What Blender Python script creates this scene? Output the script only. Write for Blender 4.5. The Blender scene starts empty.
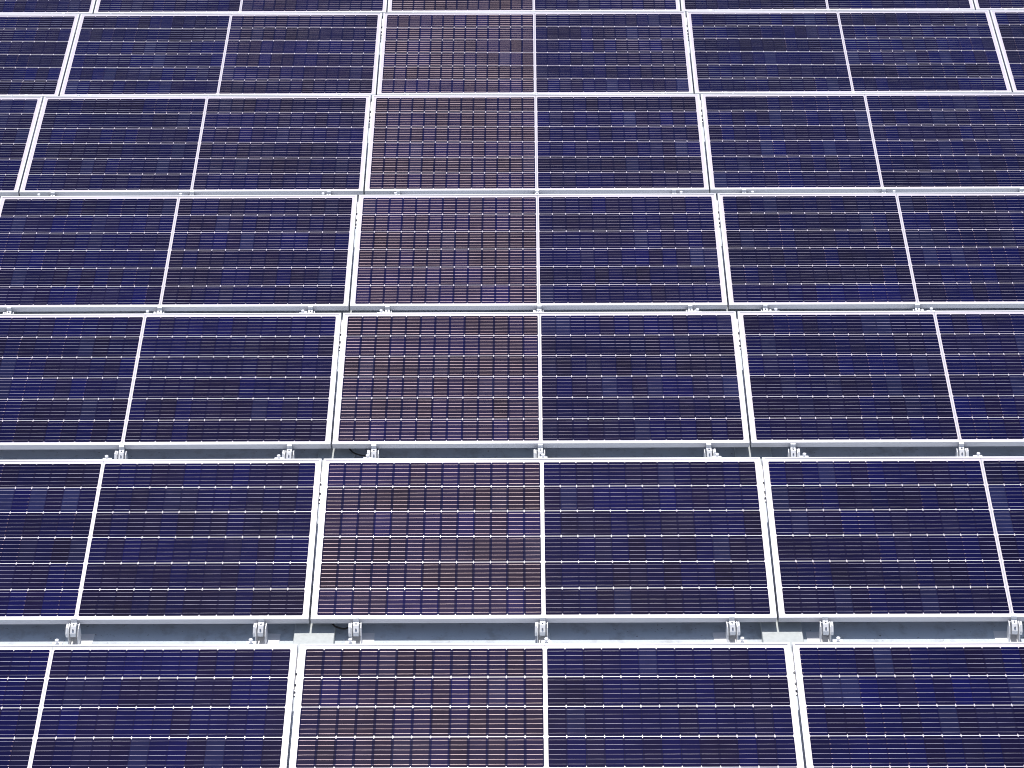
import bpy, bmesh, math, random
from mathutils import Vector, Matrix, Euler
random.seed(7)
R = math.radians
scene = bpy.context.scene
C = scene.collection

# ---------------------------------------------------------------- camera
cam_d = bpy.data.cameras.new('camera')
cam = bpy.data.objects.new('camera', cam_d); C.objects.link(cam)
cam.location = (-0.1001, -6.77551, 6.63896)
cam.rotation_euler = (1.00070, 0.00544, 0.00208)
cam_d.sensor_width = 36.0
cam_d.lens = 2174.13 / 1024 * 36.0
cam_d.clip_start = 0.1; cam_d.clip_end = 500
scene.camera = cam

# ---------------------------------------------------------------- sky and sun
SUN_EL, SUN_AZ = R(72), R(-6.8)          # azimuth measured from +Y, negative = towards -X
w = bpy.data.worlds.new('World'); scene.world = w; w.use_nodes = True
nt = w.node_tree
bg = nt.nodes['Background']
sky = nt.nodes.new('ShaderNodeTexSky'); sky.sky_type = 'NISHITA'; sky.sun_disc = False
sky.sun_elevation = SUN_EL; sky.sun_rotation = SUN_AZ
nt.links.new(sky.outputs[0], bg.inputs[0]); bg.inputs[1].default_value = 0.105
sd = Vector((math.sin(SUN_AZ) * math.cos(SUN_EL), math.cos(SUN_AZ) * math.cos(SUN_EL), math.sin(SUN_EL)))
sun_d = bpy.data.lights.new('sun', 'SUN'); sun_d.energy = 4.0; sun_d.angle = R(0.53); sun_d.color = (1.0, 0.96, 0.91)
sun = bpy.data.objects.new('sun', sun_d); C.objects.link(sun)
sun.rotation_euler = sd.to_track_quat('Z', 'Y').to_euler(); sun.location = sd * 20

scene.view_settings.view_transform = 'Standard'; scene.view_settings.look = 'None'
scene.view_settings.exposure = 0.0; scene.view_settings.gamma = 1.0
scene.view_settings.use_curve_mapping = False
scene.cycles.pixel_filter_type = 'BLACKMAN_HARRIS'
scene.cycles.filter_width = 1.0

# ---------------------------------------------------------------- materials
def mat(name):
    m = bpy.data.materials.new(name); m.use_nodes = True
    t = m.node_tree
    return m, t, t.nodes['Principled BSDF']
def mth(t, op, a, b=None, c=None, clamp=False):
    n = t.nodes.new('ShaderNodeMath'); n.operation = op; n.use_clamp = clamp
    for i, v in enumerate((a, b, c)):
        if v is None: continue
        if isinstance(v, (int, float)): n.inputs[i].default_value = v
        else: t.links.new(v, n.inputs[i])
    return n.outputs[0]
def obj_coord(t):
    tc = t.nodes.new('ShaderNodeTexCoord'); s = t.nodes.new('ShaderNodeSeparateXYZ')
    t.links.new(tc.outputs['Object'], s.inputs[0]); return tc.outputs['Object'], s.outputs
def noise(t, vec, scale, detail=4, rough=.55, stretch=None):
    n = t.nodes.new('ShaderNodeTexNoise'); n.inputs['Scale'].default_value = scale
    n.inputs['Detail'].default_value = detail; n.inputs['Roughness'].default_value = rough
    if stretch:
        m = t.nodes.new('ShaderNodeMapping'); m.inputs['Scale'].default_value = stretch
        t.links.new(vec, m.inputs[0]); vec = m.outputs[0]
    t.links.new(vec, n.inputs['Vector']); return n.outputs[0]
def ramp(t, fac, stops):
    r = t.nodes.new('ShaderNodeValToRGB')
    e = r.color_ramp.elements
    while len(e) < len(stops): e.new(0.5)
    for k, (p, c) in enumerate(stops):
        e[k].position = p; e[k].color = (*c, 1)
    t.links.new(fac, r.inputs[0]); return r.outputs[0]

def metal_mat(name, base, metallic, rough, var=.06, streak=(3, 40, 40)):
    m, t, p = mat(name)
    v, s = obj_coord(t)
    n1 = noise(t, v, 8, 5, .6, streak)
    lo = tuple(c * (1 - var) for c in base); hi = tuple(min(1, c * (1 + var)) for c in base)
    t.links.new(ramp(t, n1, [(.3, lo), (.7, hi)]), p.inputs['Base Color'])
    p.inputs['Metallic'].default_value = metallic
    t.links.new(mth(t, 'MULTIPLY_ADD', n1, .2, rough - .1), p.inputs['Roughness'])
    return m
M_frame = metal_mat('anodised_aluminium', (.70, .69, .73), .1, .42, .06)
M_clamp = metal_mat('clamp_aluminium', (.88, .88, .89), .15, .38, .05)
M_galv = metal_mat('galvanised_sheet', (.50, .53, .53), .2, .5, .06, (6, 6, 6))
M_steel = metal_mat('bolt_steel', (.30, .31, .34), .8, .35, .1)

m, t, p = mat('black_rubber_cable'); p.inputs['Base Color'].default_value = (.018, .014, .013, 1); p.inputs['Roughness'].default_value = .55
M_cable = m

# white roofing membrane with stains and specks
m, t, p = mat('roof_membrane'); v, s = obj_coord(t)
n1 = noise(t, v, .8, 5); n2 = noise(t, v, 9, 6, .7); n3 = noise(t, v, 55, 3, .6)
base = ramp(t, n1, [(.3, (.60, .66, .71)), (.7, (.66, .71, .76))])
mx = t.nodes.new('ShaderNodeMixRGB'); mx.blend_type = 'MULTIPLY'; mx.inputs[0].default_value = 1
t.links.new(base, mx.inputs[1]); t.links.new(ramp(t, n2, [(.32, (.74, .72, .70)), (.50, (1, 1, 1))]), mx.inputs[2])
mx2 = t.nodes.new('ShaderNodeMixRGB'); mx2.blend_type = 'MULTIPLY'; mx2.inputs[0].default_value = 1
t.links.new(mx.outputs[0], mx2.inputs[1]); t.links.new(ramp(t, n3, [(.27, (.25, .23, .22)), (.33, (1, 1, 1))]), mx2.inputs[2])
t.links.new(mx2.outputs[0], p.inputs['Base Color']); p.inputs['Roughness'].default_value = .75
b = t.nodes.new('ShaderNodeBump'); b.inputs['Strength'].default_value = .3; b.inputs['Distance'].default_value = .01
t.links.new(n2, b.inputs['Height']); t.links.new(b.outputs[0], p.inputs['Normal'])
M_roof = m

# panel dimensions (metres, panel-local: x along the long side, y up the slope)
W, H, PX = 2.262, 1.048, 2.272
FT = .035                                   # frame depth
LIPX, LIPY = .012, .010                     # frame lip
CX = .030; CY0, CY1 = .022, .027            # cell field margins: side, low, high
MID = .0086                                 # half of the white strip down the middle
NC, NR = 13, 6
HPX = (W / 2 - CX - MID) / NC               # half-cell pitch
HPY = (H - CY0 - CY1) / NR                  # cell row pitch

# white back sheet seen between the cells
m, t, p = mat('white_back_sheet'); v, s = obj_coord(t)
ax = mth(t, 'ABSOLUTE', s[0])
line = mth(t, 'LESS_THAN', ax, .0022)
n1 = noise(t, v, 30, 3)
mx = t.nodes.new('ShaderNodeMixRGB'); t.links.new(line, mx.inputs[0])
t.links.new(ramp(t, n1, [(.3, (.68, .62, .69)), (.7, (.74, .67, .75))]), mx.inputs[1]); mx.inputs[2].default_value = (.42, .43, .46, 1)
t.links.new(mx.outputs[0], p.inputs['Base Color']); p.inputs['Roughness'].default_value = .3
p.inputs['Coat Weight'].default_value = .5; p.inputs['Coat Roughness'].default_value = .1
M_back = m

# silicon cells with soldered wires
def cell_material():
    m = bpy.data.materials.new('silicon_cells'); m.use_nodes = True
    t = m.node_tree; t.nodes.clear(); L = t.links
    v, s = obj_coord(t); x, y = s[0], s[1]
    oi = t.nodes.new('ShaderNodeObjectInfo')
    # index of the cell: columns counted from the middle strip
    ax = mth(t, 'SUBTRACT', mth(t, 'ABSOLUTE', x), MID)
    cxn = mth(t, 'DIVIDE', ax, HPX); ci = mth(t, 'FLOOR', cxn); cf = mth(t, 'SUBTRACT', cxn, ci)
    cyn = mth(t, 'DIVIDE', mth(t, 'SUBTRACT', y, CY0), HPY); ri = mth(t, 'FLOOR', cyn); rf = mth(t, 'SUBTRACT', cyn, ri)
    # wires, a touch wavy
    rf = mth(t, 'ADD', rf, mth(t, 'MULTIPLY', mth(t, 'SUBTRACT', noise(t, v, 14, 2), .5), .012))
    k = mth(t, 'ROUND', mth(t, 'DIVIDE', mth(t, 'SUBTRACT', rf, .11), .156))
    k = mth(t, 'MINIMUM', mth(t, 'MAXIMUM', k, 0), 5)
    d = mth(t, 'ABSOLUTE', mth(t, 'SUBTRACT', rf, mth(t, 'MULTIPLY_ADD', k, .156, .11)))
    wire = mth(t, 'LESS_THAN', d, .00062 / HPY)
    # distance from the cell boundary (metres)
    ed = mth(t, 'MULTIPLY', mth(t, 'MINIMUM', cf, mth(t, 'SUBTRACT', 1, cf)), HPX)
    seam = mth(t, 'LESS_THAN', ed, .0007)
    # random tint per cell
    cv = t.nodes.new('ShaderNodeCombineXYZ'); L.new(ci, cv.inputs[0]); L.new(ri, cv.inputs[1]); L.new(mth(t, 'MULTIPLY', oi.outputs['Random'], 91.7), cv.inputs[2])
    wn = t.nodes.new('ShaderNodeTexWhiteNoise'); L.new(cv.outputs[0], wn.inputs['Vector'])
    tint = ramp(t, wn.outputs['Value'], [(0, (.0006, .0012, .050)), (.4, (.0008, .0012, .036)), (.7, (.0030, .0014, .024)), (.9, (.0048, .0042, .034)), (1, (.009, .012, .058))])
    # strings of one row share part of their tint
    rv = t.nodes.new('ShaderNodeCombineXYZ'); L.new(ri, rv.inputs[1]); L.new(mth(t, 'MULTIPLY', oi.outputs['Random'], 37.1), rv.inputs[2])
    rn = t.nodes.new('ShaderNodeTexWhiteNoise'); L.new(rv.outputs[0], rn.inputs['Vector'])
    gain = mth(t, 'MULTIPLY_ADD', rn.outputs['Value'], .5, .75)
    dust = noise(t, v, 5, 6, .65)
    dn = mth(t, 'MULTIPLY_ADD', dust, .9, .55)
    hs = t.nodes.new('ShaderNodeHueSaturation'); L.new(tint, hs.inputs['Color']); L.new(mth(t, 'MULTIPLY', gain, dn), hs.inputs['Value'])
    cp = t.nodes.new('ShaderNodeBsdfPrincipled')
    sm = t.nodes.new('ShaderNodeMixRGB'); L.new(seam, sm.inputs[0]); L.new(hs.outputs[0], sm.inputs[1]); sm.inputs[2].default_value = (.008, .006, .022, 1)
    L.new(sm.outputs[0], cp.inputs['Base Color']); cp.inputs['Roughness'].default_value = .6; cp.inputs['Specular IOR Level'].default_value = 0
    # wire: tinned round wire, highlight spread across its axis, bent down at each cell boundary
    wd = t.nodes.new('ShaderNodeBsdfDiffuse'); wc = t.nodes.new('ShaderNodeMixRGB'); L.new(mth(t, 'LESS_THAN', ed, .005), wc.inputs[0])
    L.new(ramp(t, noise(t, v, 1, 3, .7, (2.2, 95, 1)), [(.38, (.20, .18, .30)), (.60, (.76, .70, .86))]), wc.inputs[1]); wc.inputs[2].default_value = (.24, .21, .34, 1)  # darker wire colour at boundaries: break in the glint painted in
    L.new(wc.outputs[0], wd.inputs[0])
    wg = t.nodes.new('ShaderNodeBsdfAnisotropic'); wg.inputs['Color'].default_value = (.84, .61, .56, 1)
    wg.inputs['Roughness'].default_value = .364; wg.inputs['Anisotropy'].default_value = .736
    vt = t.nodes.new('ShaderNodeVectorTransform'); vt.vector_type = 'VECTOR'; vt.convert_from = 'OBJECT'; vt.convert_to = 'WORLD'; vt.inputs[0].default_value = (1, 0, 0)
    L.new(vt.outputs[0], wg.inputs['Tangent'])
    # normal
    jit = t.nodes.new('ShaderNodeTexWhiteNoise'); cv2 = t.nodes.new('ShaderNodeCombineXYZ')
    L.new(ci, cv2.inputs[0]); L.new(mth(t, 'MULTIPLY_ADD', ri, 7, k), cv2.inputs[1]); L.new(oi.outputs['Random'], cv2.inputs[2]); L.new(cv2.outputs[0], jit.inputs['Vector'])
    jn = mth(t, 'MULTIPLY', mth(t, 'SUBTRACT', jit.outputs['Value'], .5), .018)
    side = mth(t, 'SIGN', mth(t, 'SUBTRACT', cf, .5))
    bend = mth(t, 'MULTIPLY', side, mth(t, 'MULTIPLY', mth(t, 'LESS_THAN', ed, .0068), mth(t, 'MULTIPLY_ADD', wn.outputs['Value'], .22, .10)))
    bend = mth(t, 'MULTIPLY', bend, mth(t, 'SIGN', x))
    nv = t.nodes.new('ShaderNodeCombineXYZ'); 
    # the laminate sags a little between its supports, so the normal leans inwards across each half
    sag = mth(t, 'MULTIPLY', mth(t, 'MULTIPLY', mth(t, 'SUBTRACT', ax, NC * HPX / 2), -.048), mth(t, 'SIGN', x))
    L.new(mth(t, 'ADD', mth(t, 'ADD', jn, bend), sag), nv.inputs[0]); nv.inputs[2].default_value = 1
    vt2 = t.nodes.new('ShaderNodeVectorTransform'); vt2.vector_type = 'NORMAL'; vt2.convert_from = 'OBJECT'; vt2.convert_to = 'WORLD'
    L.new(nv.outputs[0], vt2.inputs[0]); L.new(vt2.outputs[0], wg.inputs['Normal'])
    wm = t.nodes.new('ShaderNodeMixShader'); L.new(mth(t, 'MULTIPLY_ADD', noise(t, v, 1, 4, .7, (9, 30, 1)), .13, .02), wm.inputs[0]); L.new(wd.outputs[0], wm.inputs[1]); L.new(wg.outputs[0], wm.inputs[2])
    # fine etched grid on the silicon: a faint warm sheen with the same direction as the wires
    cg = t.nodes.new('ShaderNodeBsdfAnisotropic'); cg.inputs['Color'].default_value = (.78, .55, .47, 1)
    cg.inputs['Roughness'].default_value = .364; cg.inputs['Anisotropy'].default_value = .736
    nv3 = t.nodes.new('ShaderNodeCombineXYZ'); L.new(mth(t, 'ADD', jn, sag), nv3.inputs[0]); nv3.inputs[2].default_value = 1
    vt3 = t.nodes.new('ShaderNodeVectorTransform'); vt3.vector_type = 'NORMAL'; vt3.convert_from = 'OBJECT'; vt3.convert_to = 'WORLD'
    L.new(nv3.outputs[0], vt3.inputs[0]); L.new(vt3.outputs[0], cg.inputs['Normal']); L.new(vt.outputs[0], cg.inputs['Tangent'])
    cm = t.nodes.new('ShaderNodeMixShader'); L.new(mth(t, 'MULTIPLY', mth(t, 'GREATER_THAN', ed, .0062), mth(t, 'MULTIPLY_ADD', dust, .0030, .0002)), cm.inputs[0]); L.new(cp.outputs[0], cm.inputs[1]); L.new(cg.outputs[0], cm.inputs[2])
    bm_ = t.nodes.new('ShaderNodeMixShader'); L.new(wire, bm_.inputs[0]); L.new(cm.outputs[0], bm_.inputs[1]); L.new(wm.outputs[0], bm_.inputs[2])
    # glass over it all
    gl = t.nodes.new('ShaderNodeBsdfGlossy'); gl.inputs['Roughness'].default_value = .05
    fr = t.nodes.new('ShaderNodeFresnel'); fr.inputs[0].default_value = 1.29
    fm = t.nodes.new('ShaderNodeMixShader'); L.new(fr.outputs[0], fm.inputs[0]); L.new(bm_.outputs[0], fm.inputs[1]); L.new(gl.outputs[0], fm.inputs[2])
    out = t.nodes.new('ShaderNodeOutputMaterial'); L.new(fm.outputs[0], out.inputs[0])
    return m
M_cell = cell_material()

# ---------------------------------------------------------------- mesh helpers
def link_mesh(name, bm, m, parent=None, bevel=0, recalc=True):
    me = bpy.data.meshes.new(name)
    if bevel: bmesh.ops.bevel(bm, geom=list(bm.edges), offset=bevel, segments=1, affect='EDGES', clamp_overlap=True)
    if recalc: bmesh.ops.recalc_face_normals(bm, faces=bm.faces)
    bm.to_mesh(me); bm.free(); me.materials.append(m)
    o = bpy.data.objects.new(name, me); C.objects.link(o)
    if parent: o.parent = parent
    return o
def box(bm, x0, x1, y0, y1, z0, z1):
    vs = [bm.verts.new((x, y, z)) for x in (x0, x1) for y in (y0, y1) for z in (z0, z1)]
    for f in ((0, 1, 3, 2), (4, 6, 7, 5), (0, 4, 5, 1), (2, 3, 7, 6), (0, 2, 6, 4), (1, 5, 7, 3)):
        bm.faces.new([vs[i] for i in f])
def cyl(bm, c, axis, r, h, n=12):
    """cylinder from point c along axis (unit vector)"""
    a = Vector(axis).normalized(); q = a.to_track_quat('Z', 'Y')
    lo = [bm.verts.new(Vector(c) + q @ Vector((r * math.cos(2 * math.pi * i / n), r * math.sin(2 * math.pi * i / n), 0))) for i in range(n)]
    hi = [bm.verts.new(v.co + a * h) for v in lo]
    bm.faces.new(lo[::-1]); bm.faces.new(hi)
    for i in range(n): bm.faces.new((lo[i], lo[(i + 1) % n], hi[(i + 1) % n], hi[i]))
def extrude_profile(bm, pts, x0, x1):
    """(y,z) outline extruded along x"""
    a = [bm.verts.new((x0, y, z)) for y, z in pts]; b_ = [bm.verts.new((x1, y, z)) for y, z in pts]
    bm.faces.new(a); bm.faces.new(b_[::-1]); n = len(pts)
    for i in range(n): bm.faces.new((a[i], b_[i], b_[(i + 1) % n], a[(i + 1) % n]))
def tag(o, label, cat, group=None, kind=None):
    if label: o['label'] = label
    if cat: o['category'] = cat
    if group: o['group'] = group
    if kind: o['kind'] = kind
def empty(name, loc, rx=0):
    o = bpy.data.objects.new(name, None); C.objects.link(o); o.location = loc; o.rotation_euler = (rx, 0, 0)
    o.empty_display_size = .05; return o
def copy_tree(o, parent=None):
    c = o.copy(); C.objects.link(c); c.parent = parent
    for ch in [x for x in KIDS.get(o.name, [])]:
        KIDS.setdefault(c.name, []).append(copy_tree(ch, c))
    return c
KIDS = {}
def part(name, bm, m, parent, bevel=0, recalc=True):
    o = link_mesh(name, bm, m, parent, bevel, recalc); KIDS.setdefault(parent.name, []).append(o); return o

# ---------------------------------------------------------------- roof
ROOF_Z = -.116
bm = bmesh.new()
vs = [bm.verts.new(c) for c in ((-60, -40, ROOF_Z), (60, -40, ROOF_Z), (60, 90, ROOF_Z), (-60, 90, ROOF_Z))]
bm.faces.new(vs)
roof = link_mesh('roof', bm, M_roof, None, 0, False); tag(roof, 'flat roof of pale membrane under the panel rows', 'roof', kind='structure')

# ---------------------------------------------------------------- rows fitted to the photograph
D, TILT = 1.48456, .20634
DY = [.0012, .0018, .0014, -.0064, -.001, -.0005, .0035]
DZ = [.0005, -.0081, .0078, .0025, .0006, -.0019, -.0013]
DT = [.0008, .0265, .0036, -.001, -.0065, -.0234, 0]
ROWS = range(7); COLS = range(-2, 3)
def row(k): return k * D + DY[k], DZ[k], TILT + DT[k]
def slope(k, v, n=0):
    """world (y, z) of the point v metres up the slope and n metres off the panel plane"""
    y, z, a = row(k); return y + v * math.cos(a) - n * math.sin(a), z + v * math.sin(a) + n * math.cos(a)

# ---------------------------------------------------------------- one solar panel with its parts
def make_panel():
    root = empty('solar_panel', (0, 0, 0))
    bm = bmesh.new(); hw = W / 2
    # hollow frame: top lip and outer walls, mitred
    def ring(x, y0, y1, z): return [bm.verts.new(c) for c in ((-x, y0, z), (x, y0, z), (x, y1, z), (-x, y1, z))]
    a = ring(hw, 0, H, -FT); e = .0012
    b1 = ring(hw, 0, H, -e); b2 = ring(hw - e, e, H - e, 0)
    c1 = ring(hw - LIPX, LIPY, H - LIPY, 0); c2 = ring(hw - LIPX, LIPY, H - LIPY, -.0062)
    d1 = ring(hw - .0022, .0022, H - .0022, -.0062 - .001); d2 = ring(hw - .0022, .0022, H - .0022, -FT + .002)
    g1 = ring(hw - .028, .028, H - .028, -FT + .002); g2 = ring(hw - .028, .028, H - .028, -FT)
    for p_, q_ in ((a, b1), (b1, b2), (b2, c1), (c1, c2), (c2, d1), (d1, d2), (d2, g1), (g1, g2), (g2, a)):
        for i in range(4): bm.faces.new((p_[i], p_[(i + 1) % 4], q_[(i + 1) % 4], q_[i]))
    part('frame', bm, M_frame, root)
    bm = bmesh.new(); box(bm, -hw + .004, hw - .004, .004, H - .004, -.0055, -.0030)
    part('back_sheet', bm, M_back, root)
    for s in (-1, 1):
        bm = bmesh.new(); cx, cy, g = .0034, .0084, .0023
        for i in range(NC):
            for j in range(NR):
                x0 = MID + i * HPX; x1 = x0 + HPX; y0 = CY0 + j * HPY + g; y1 = y0 + HPY - 2 * g
                if i == 0: x0 += .001
                pts = [(x0 + cx, y0), (x1 - cx, y0), (x1, y0 + cy), (x1, y1 - cy), (x1 - cx, y1), (x0 + cx, y1), (x0, y1 - cy), (x0, y0 + cy)]
                if s < 0: pts = [(-px, py) for px, py in pts][::-1]
                bm.faces.new([bm.verts.new((px, py, -.0022)) for px, py in pts])
        o = part('cell_sheet', bm, M_cell, root, 0, False)
    # junction box under the panel's middle
    bm = bmesh.new(); box(bm, -.05, .05, H * .5 - .03, H * .5 + .03, -.022, -.0058)
    part('junction_box', bm, M_cable, root, .003)
    return root

ROWN = ['lowest row, cut by the bottom edge', 'second row from the bottom', 'third row from the bottom', 'fourth row from the bottom',
        'fifth row from the bottom', 'sixth row from the bottom', 'topmost row, cut by the top edge']
ROWS_S = ['lowest', 'second', 'third', 'fourth', 'fifth', 'sixth', 'topmost']
COLN = ['far left', 'left of centre', 'centre', 'right of centre', 'far right']
proto = make_panel(); first = True
for k in ROWS:
    for c in COLS:
        o = proto if first else copy_tree(proto); first = False
        y, z, a = row(k)
        o.location = (c * PX, y, z); o.rotation_euler = (a, 0, 0)
        look = 'with its left half glinting brown' if c == 0 else 'with dark blue cells'
        tag(o, f'solar panel {look}, {COLN[c + 2]}, {ROWN[k]}', 'solar panel', 'solar panels in tilted rows')

# ---------------------------------------------------------------- front clamps at the low edge of each row
def make_clamp(s):
    """s = side to which the foot plate reaches (+1 / -1), 0 for both"""
    root = empty('panel_clamp', (0, 0, 0)); z0 = ROOF_Z
    bm = bmesh.new(); x0, x1 = (-.036, .036) if s == 0 else sorted((-s * .034, s * .085))
    box(bm, x0, x1, -.105, .02, z0, z0 + .004)
    part('foot_plate', bm, M_clamp, root, .0008)
    for q in (-1, 1):
        bm = bmesh.new()
        pts = [(-.098, z0 + .0045), (-.086, z0 + .03), (-.072, z0 + .060), (-.044, -.030), (-.006, -.026), (-.006, z0 + .0045)]
        extrude_profile(bm, pts, q * .0235 - .002, q * .0235 + .002)
        part('side_fin', bm, M_clamp, root)
    bm = bmesh.new(); box(bm, -.021, .021, -.012, -.008, z0 + .0045, -.03)
    part('web', bm, M_clamp, root)
    bm = bmesh.new()       # clamp block with a hook over the frame's lip
    extrude_profile(bm, [(-.070, -.060), (-.003, -.060), (-.003, .0022), (.008, .0046), (.008, .0070), (-.010, .0030), (-.012, -.014), (-.036, -.018), (-.066, -.041)], -.0135, .0135)
    part('hook', bm, M_clamp, root, .0012)
    bm = bmesh.new(); e = s if s else 1
    extrude_profile(bm, [(-.066, -.066), (-.014, -.066), (-.014, -.020), (-.040, -.022), (-.066, -.046)], *sorted((-e * .026, -e * .037)))
    part('wing', bm, M_clamp, root, .002)
    bm = bmesh.new(); cyl(bm, (0, -.026, -.017), (0, -.15, 1), .0050, .007, 6); part('bolt', bm, M_steel, root)
    bm = bmesh.new(); cyl(bm, (0, -.054, -.030), (0, -.58, .82), .0045, .005, 6); part('bolt', bm, M_steel, root)
    return root
CLX = [-.909, 0, .909]; CLN = ['left', 'middle', 'right']
protos = {s: make_clamp(s) for s in (1, -1, 0)}; used = set()
for k in ROWS:
    if k == 0: continue
    for c in COLS:
        for i, dx in enumerate(CLX):
            X = c * PX + dx; s = 0 if abs(X) < .3 else (1 if X < 0 else -1)
            o = protos[s] if s not in used else copy_tree(protos[s]); used.add(s)
            y, z, a = row(k); o.location = (X + random.uniform(-.006, .006), y, 0); o.rotation_euler = (0, 0, random.uniform(-.05, .05))
            tag(o, f'{CLN[i]} clamp gripping the low edge of the {COLN[c + 2]} panel, {ROWS_S[k]} row', 'clamp', 'clamps along the low panel edges')

# ---------------------------------------------------------------- rear clamps behind the high edge of each row
def make_rear():
    root = empty('rear_bracket', (0, 0, 0))
    bm = bmesh.new(); box(bm, -.024, .024, .006, .062, -.022, -.012)
    part('plate', bm, M_clamp, root, .001)
    bm = bmesh.new(); box(bm, -.012, .012, .012, .040, -.190 - .1155, -.0225)
    part('post', bm, M_clamp, root)
    bm = bmesh.new(); cyl(bm, (0, .048, -.012), (0, 0, 1), .005, .022, 10); cyl(bm, (0, .048, .002), (0, 0, 1), .0095, .008, 6)
    part('bolt', bm, M_clamp, root)
    return root
pr = make_rear(); first = True
for k in ROWS:
    if k == 6: continue
    for c in COLS:
        for i, dx in enumerate(CLX):
            o = pr if first else copy_tree(pr); first = False
            y, z = slope(k, H); o.location = (c * PX + dx + random.uniform(-.008, .008), y, z - .022)
            tag(o, f'{CLN[i]} bracket behind the high edge of the {COLN[c + 2]} panel, {ROWS_S[k]} row', 'bracket', 'bolted brackets behind the high panel edges')

# ---------------------------------------------------------------- sheet-metal covers on the roof behind each seam, and rails under the seams
SEAMS = [-1.5, -.5, .5, 1.5]
SEAMN = ['far left', 'left', 'right', 'far right']
bm = bmesh.new()
extrude_profile(bm, [(-.30, ROOF_Z), (-.30, -.0785), (.33, -.0785), (.33, ROOF_Z)], -.0985, .0985)
cover = link_mesh('ballast_cover', bm, M_galv, None, .0025); first = True
for k in ROWS:
    if k == 0: continue
    for i, sx in enumerate(SEAMS):
        o = cover if first else cover.copy()
        if not first: C.objects.link(o)
        first = False
        o.location = (sx * PX + .0215, k * D, 0)
        tag(o, f'grey sheet metal cover on the roof at the {SEAMN[i]} seam, under the {ROWS_S[k]} row', 'cover', 'sheet metal covers between the rows')
def make_rail():
    root = empty('seam_rail', (0, 0, 0))
    bm = bmesh.new(); box(bm, -.022, .022, H * .74, H * .975, -FT - .012, -FT - .0015)
    part('rail', bm, M_clamp, root, .001)
    for v in (.76, .80, .86):
        bm = bmesh.new(); cyl(bm, (random.uniform(-.001, .001), H * v, -FT - .001), (0, 0, 1), .0045, .012, 8)
        part('bolt', bm, M_steel, root)
    return root
rl = make_rail(); first = True
for k in ROWS:
    for i, sx in enumerate(SEAMS):
        o = rl if first else copy_tree(rl); first = False
        y, z, a = row(k); o.location = (sx * PX, y, z); o.rotation_euler = (a, 0, 0)
        tag(o, f'short bolted rail seen through the {SEAMN[i]} gap between panels, {ROWS_S[k]} row from bottom', 'rail', 'rails under the panel gaps')

# ---------------------------------------------------------------- dark cables hanging under the low edges
def cable(pts, label):
    me = bpy.data.meshes.new('cable'); bm = bmesh.new(); n = 8; r = .0045
    P = []
    for i in range(len(pts) - 1):                 # Catmull-Rom through the points
        p0, p1, p2, p3 = (Vector(pts[max(0, min(len(pts) - 1, i + d))]) for d in (-1, 0, 1, 2))
        for s in range(8):
            u = s / 8
            P.append(.5 * ((2 * p1) + (p2 - p0) * u + (2 * p0 - 5 * p1 + 4 * p2 - p3) * u * u + (3 * p1 - p0 - 3 * p2 + p3) * u ** 3))
    P.append(Vector(pts[-1])); prev = None
    for i, q in enumerate(P):
        d = (P[min(i + 1, len(P) - 1)] - P[max(i - 1, 0)]).normalized(); qt = d.to_track_quat('Z', 'Y')
        rg = [bm.verts.new(q + qt @ Vector((r * math.cos(2 * math.pi * j / n), r * math.sin(2 * math.pi * j / n), 0))) for j in range(n)]
        if prev:
            for j in range(n): bm.faces.new((prev[j], prev[(j + 1) % n], rg[(j + 1) % n], rg[j]))
        prev = rg
    o = link_mesh('cable', bm, M_cable); tag(o, label, 'cable', 'black cables under the panel edges')
for (k, X0, X1, lab) in ((2, -1.03, -.90, 'black cable loop below the third row, beside the clamp right of the left seam'),
                         (1, -1.03, -.93, 'black cable loop below the second row, right of the left cover')):
    y = k * D
    cable([(X0 - .05, y + .12, -.045), (X0, y + .03, -.06), (X0 + (X1 - X0) * .35, y + .012, -.072), (X0 + (X1 - X0) * .7, y + .012, -.074), (X1, y + .035, -.06), (X1 + .05, y + .12, -.045)], lab)
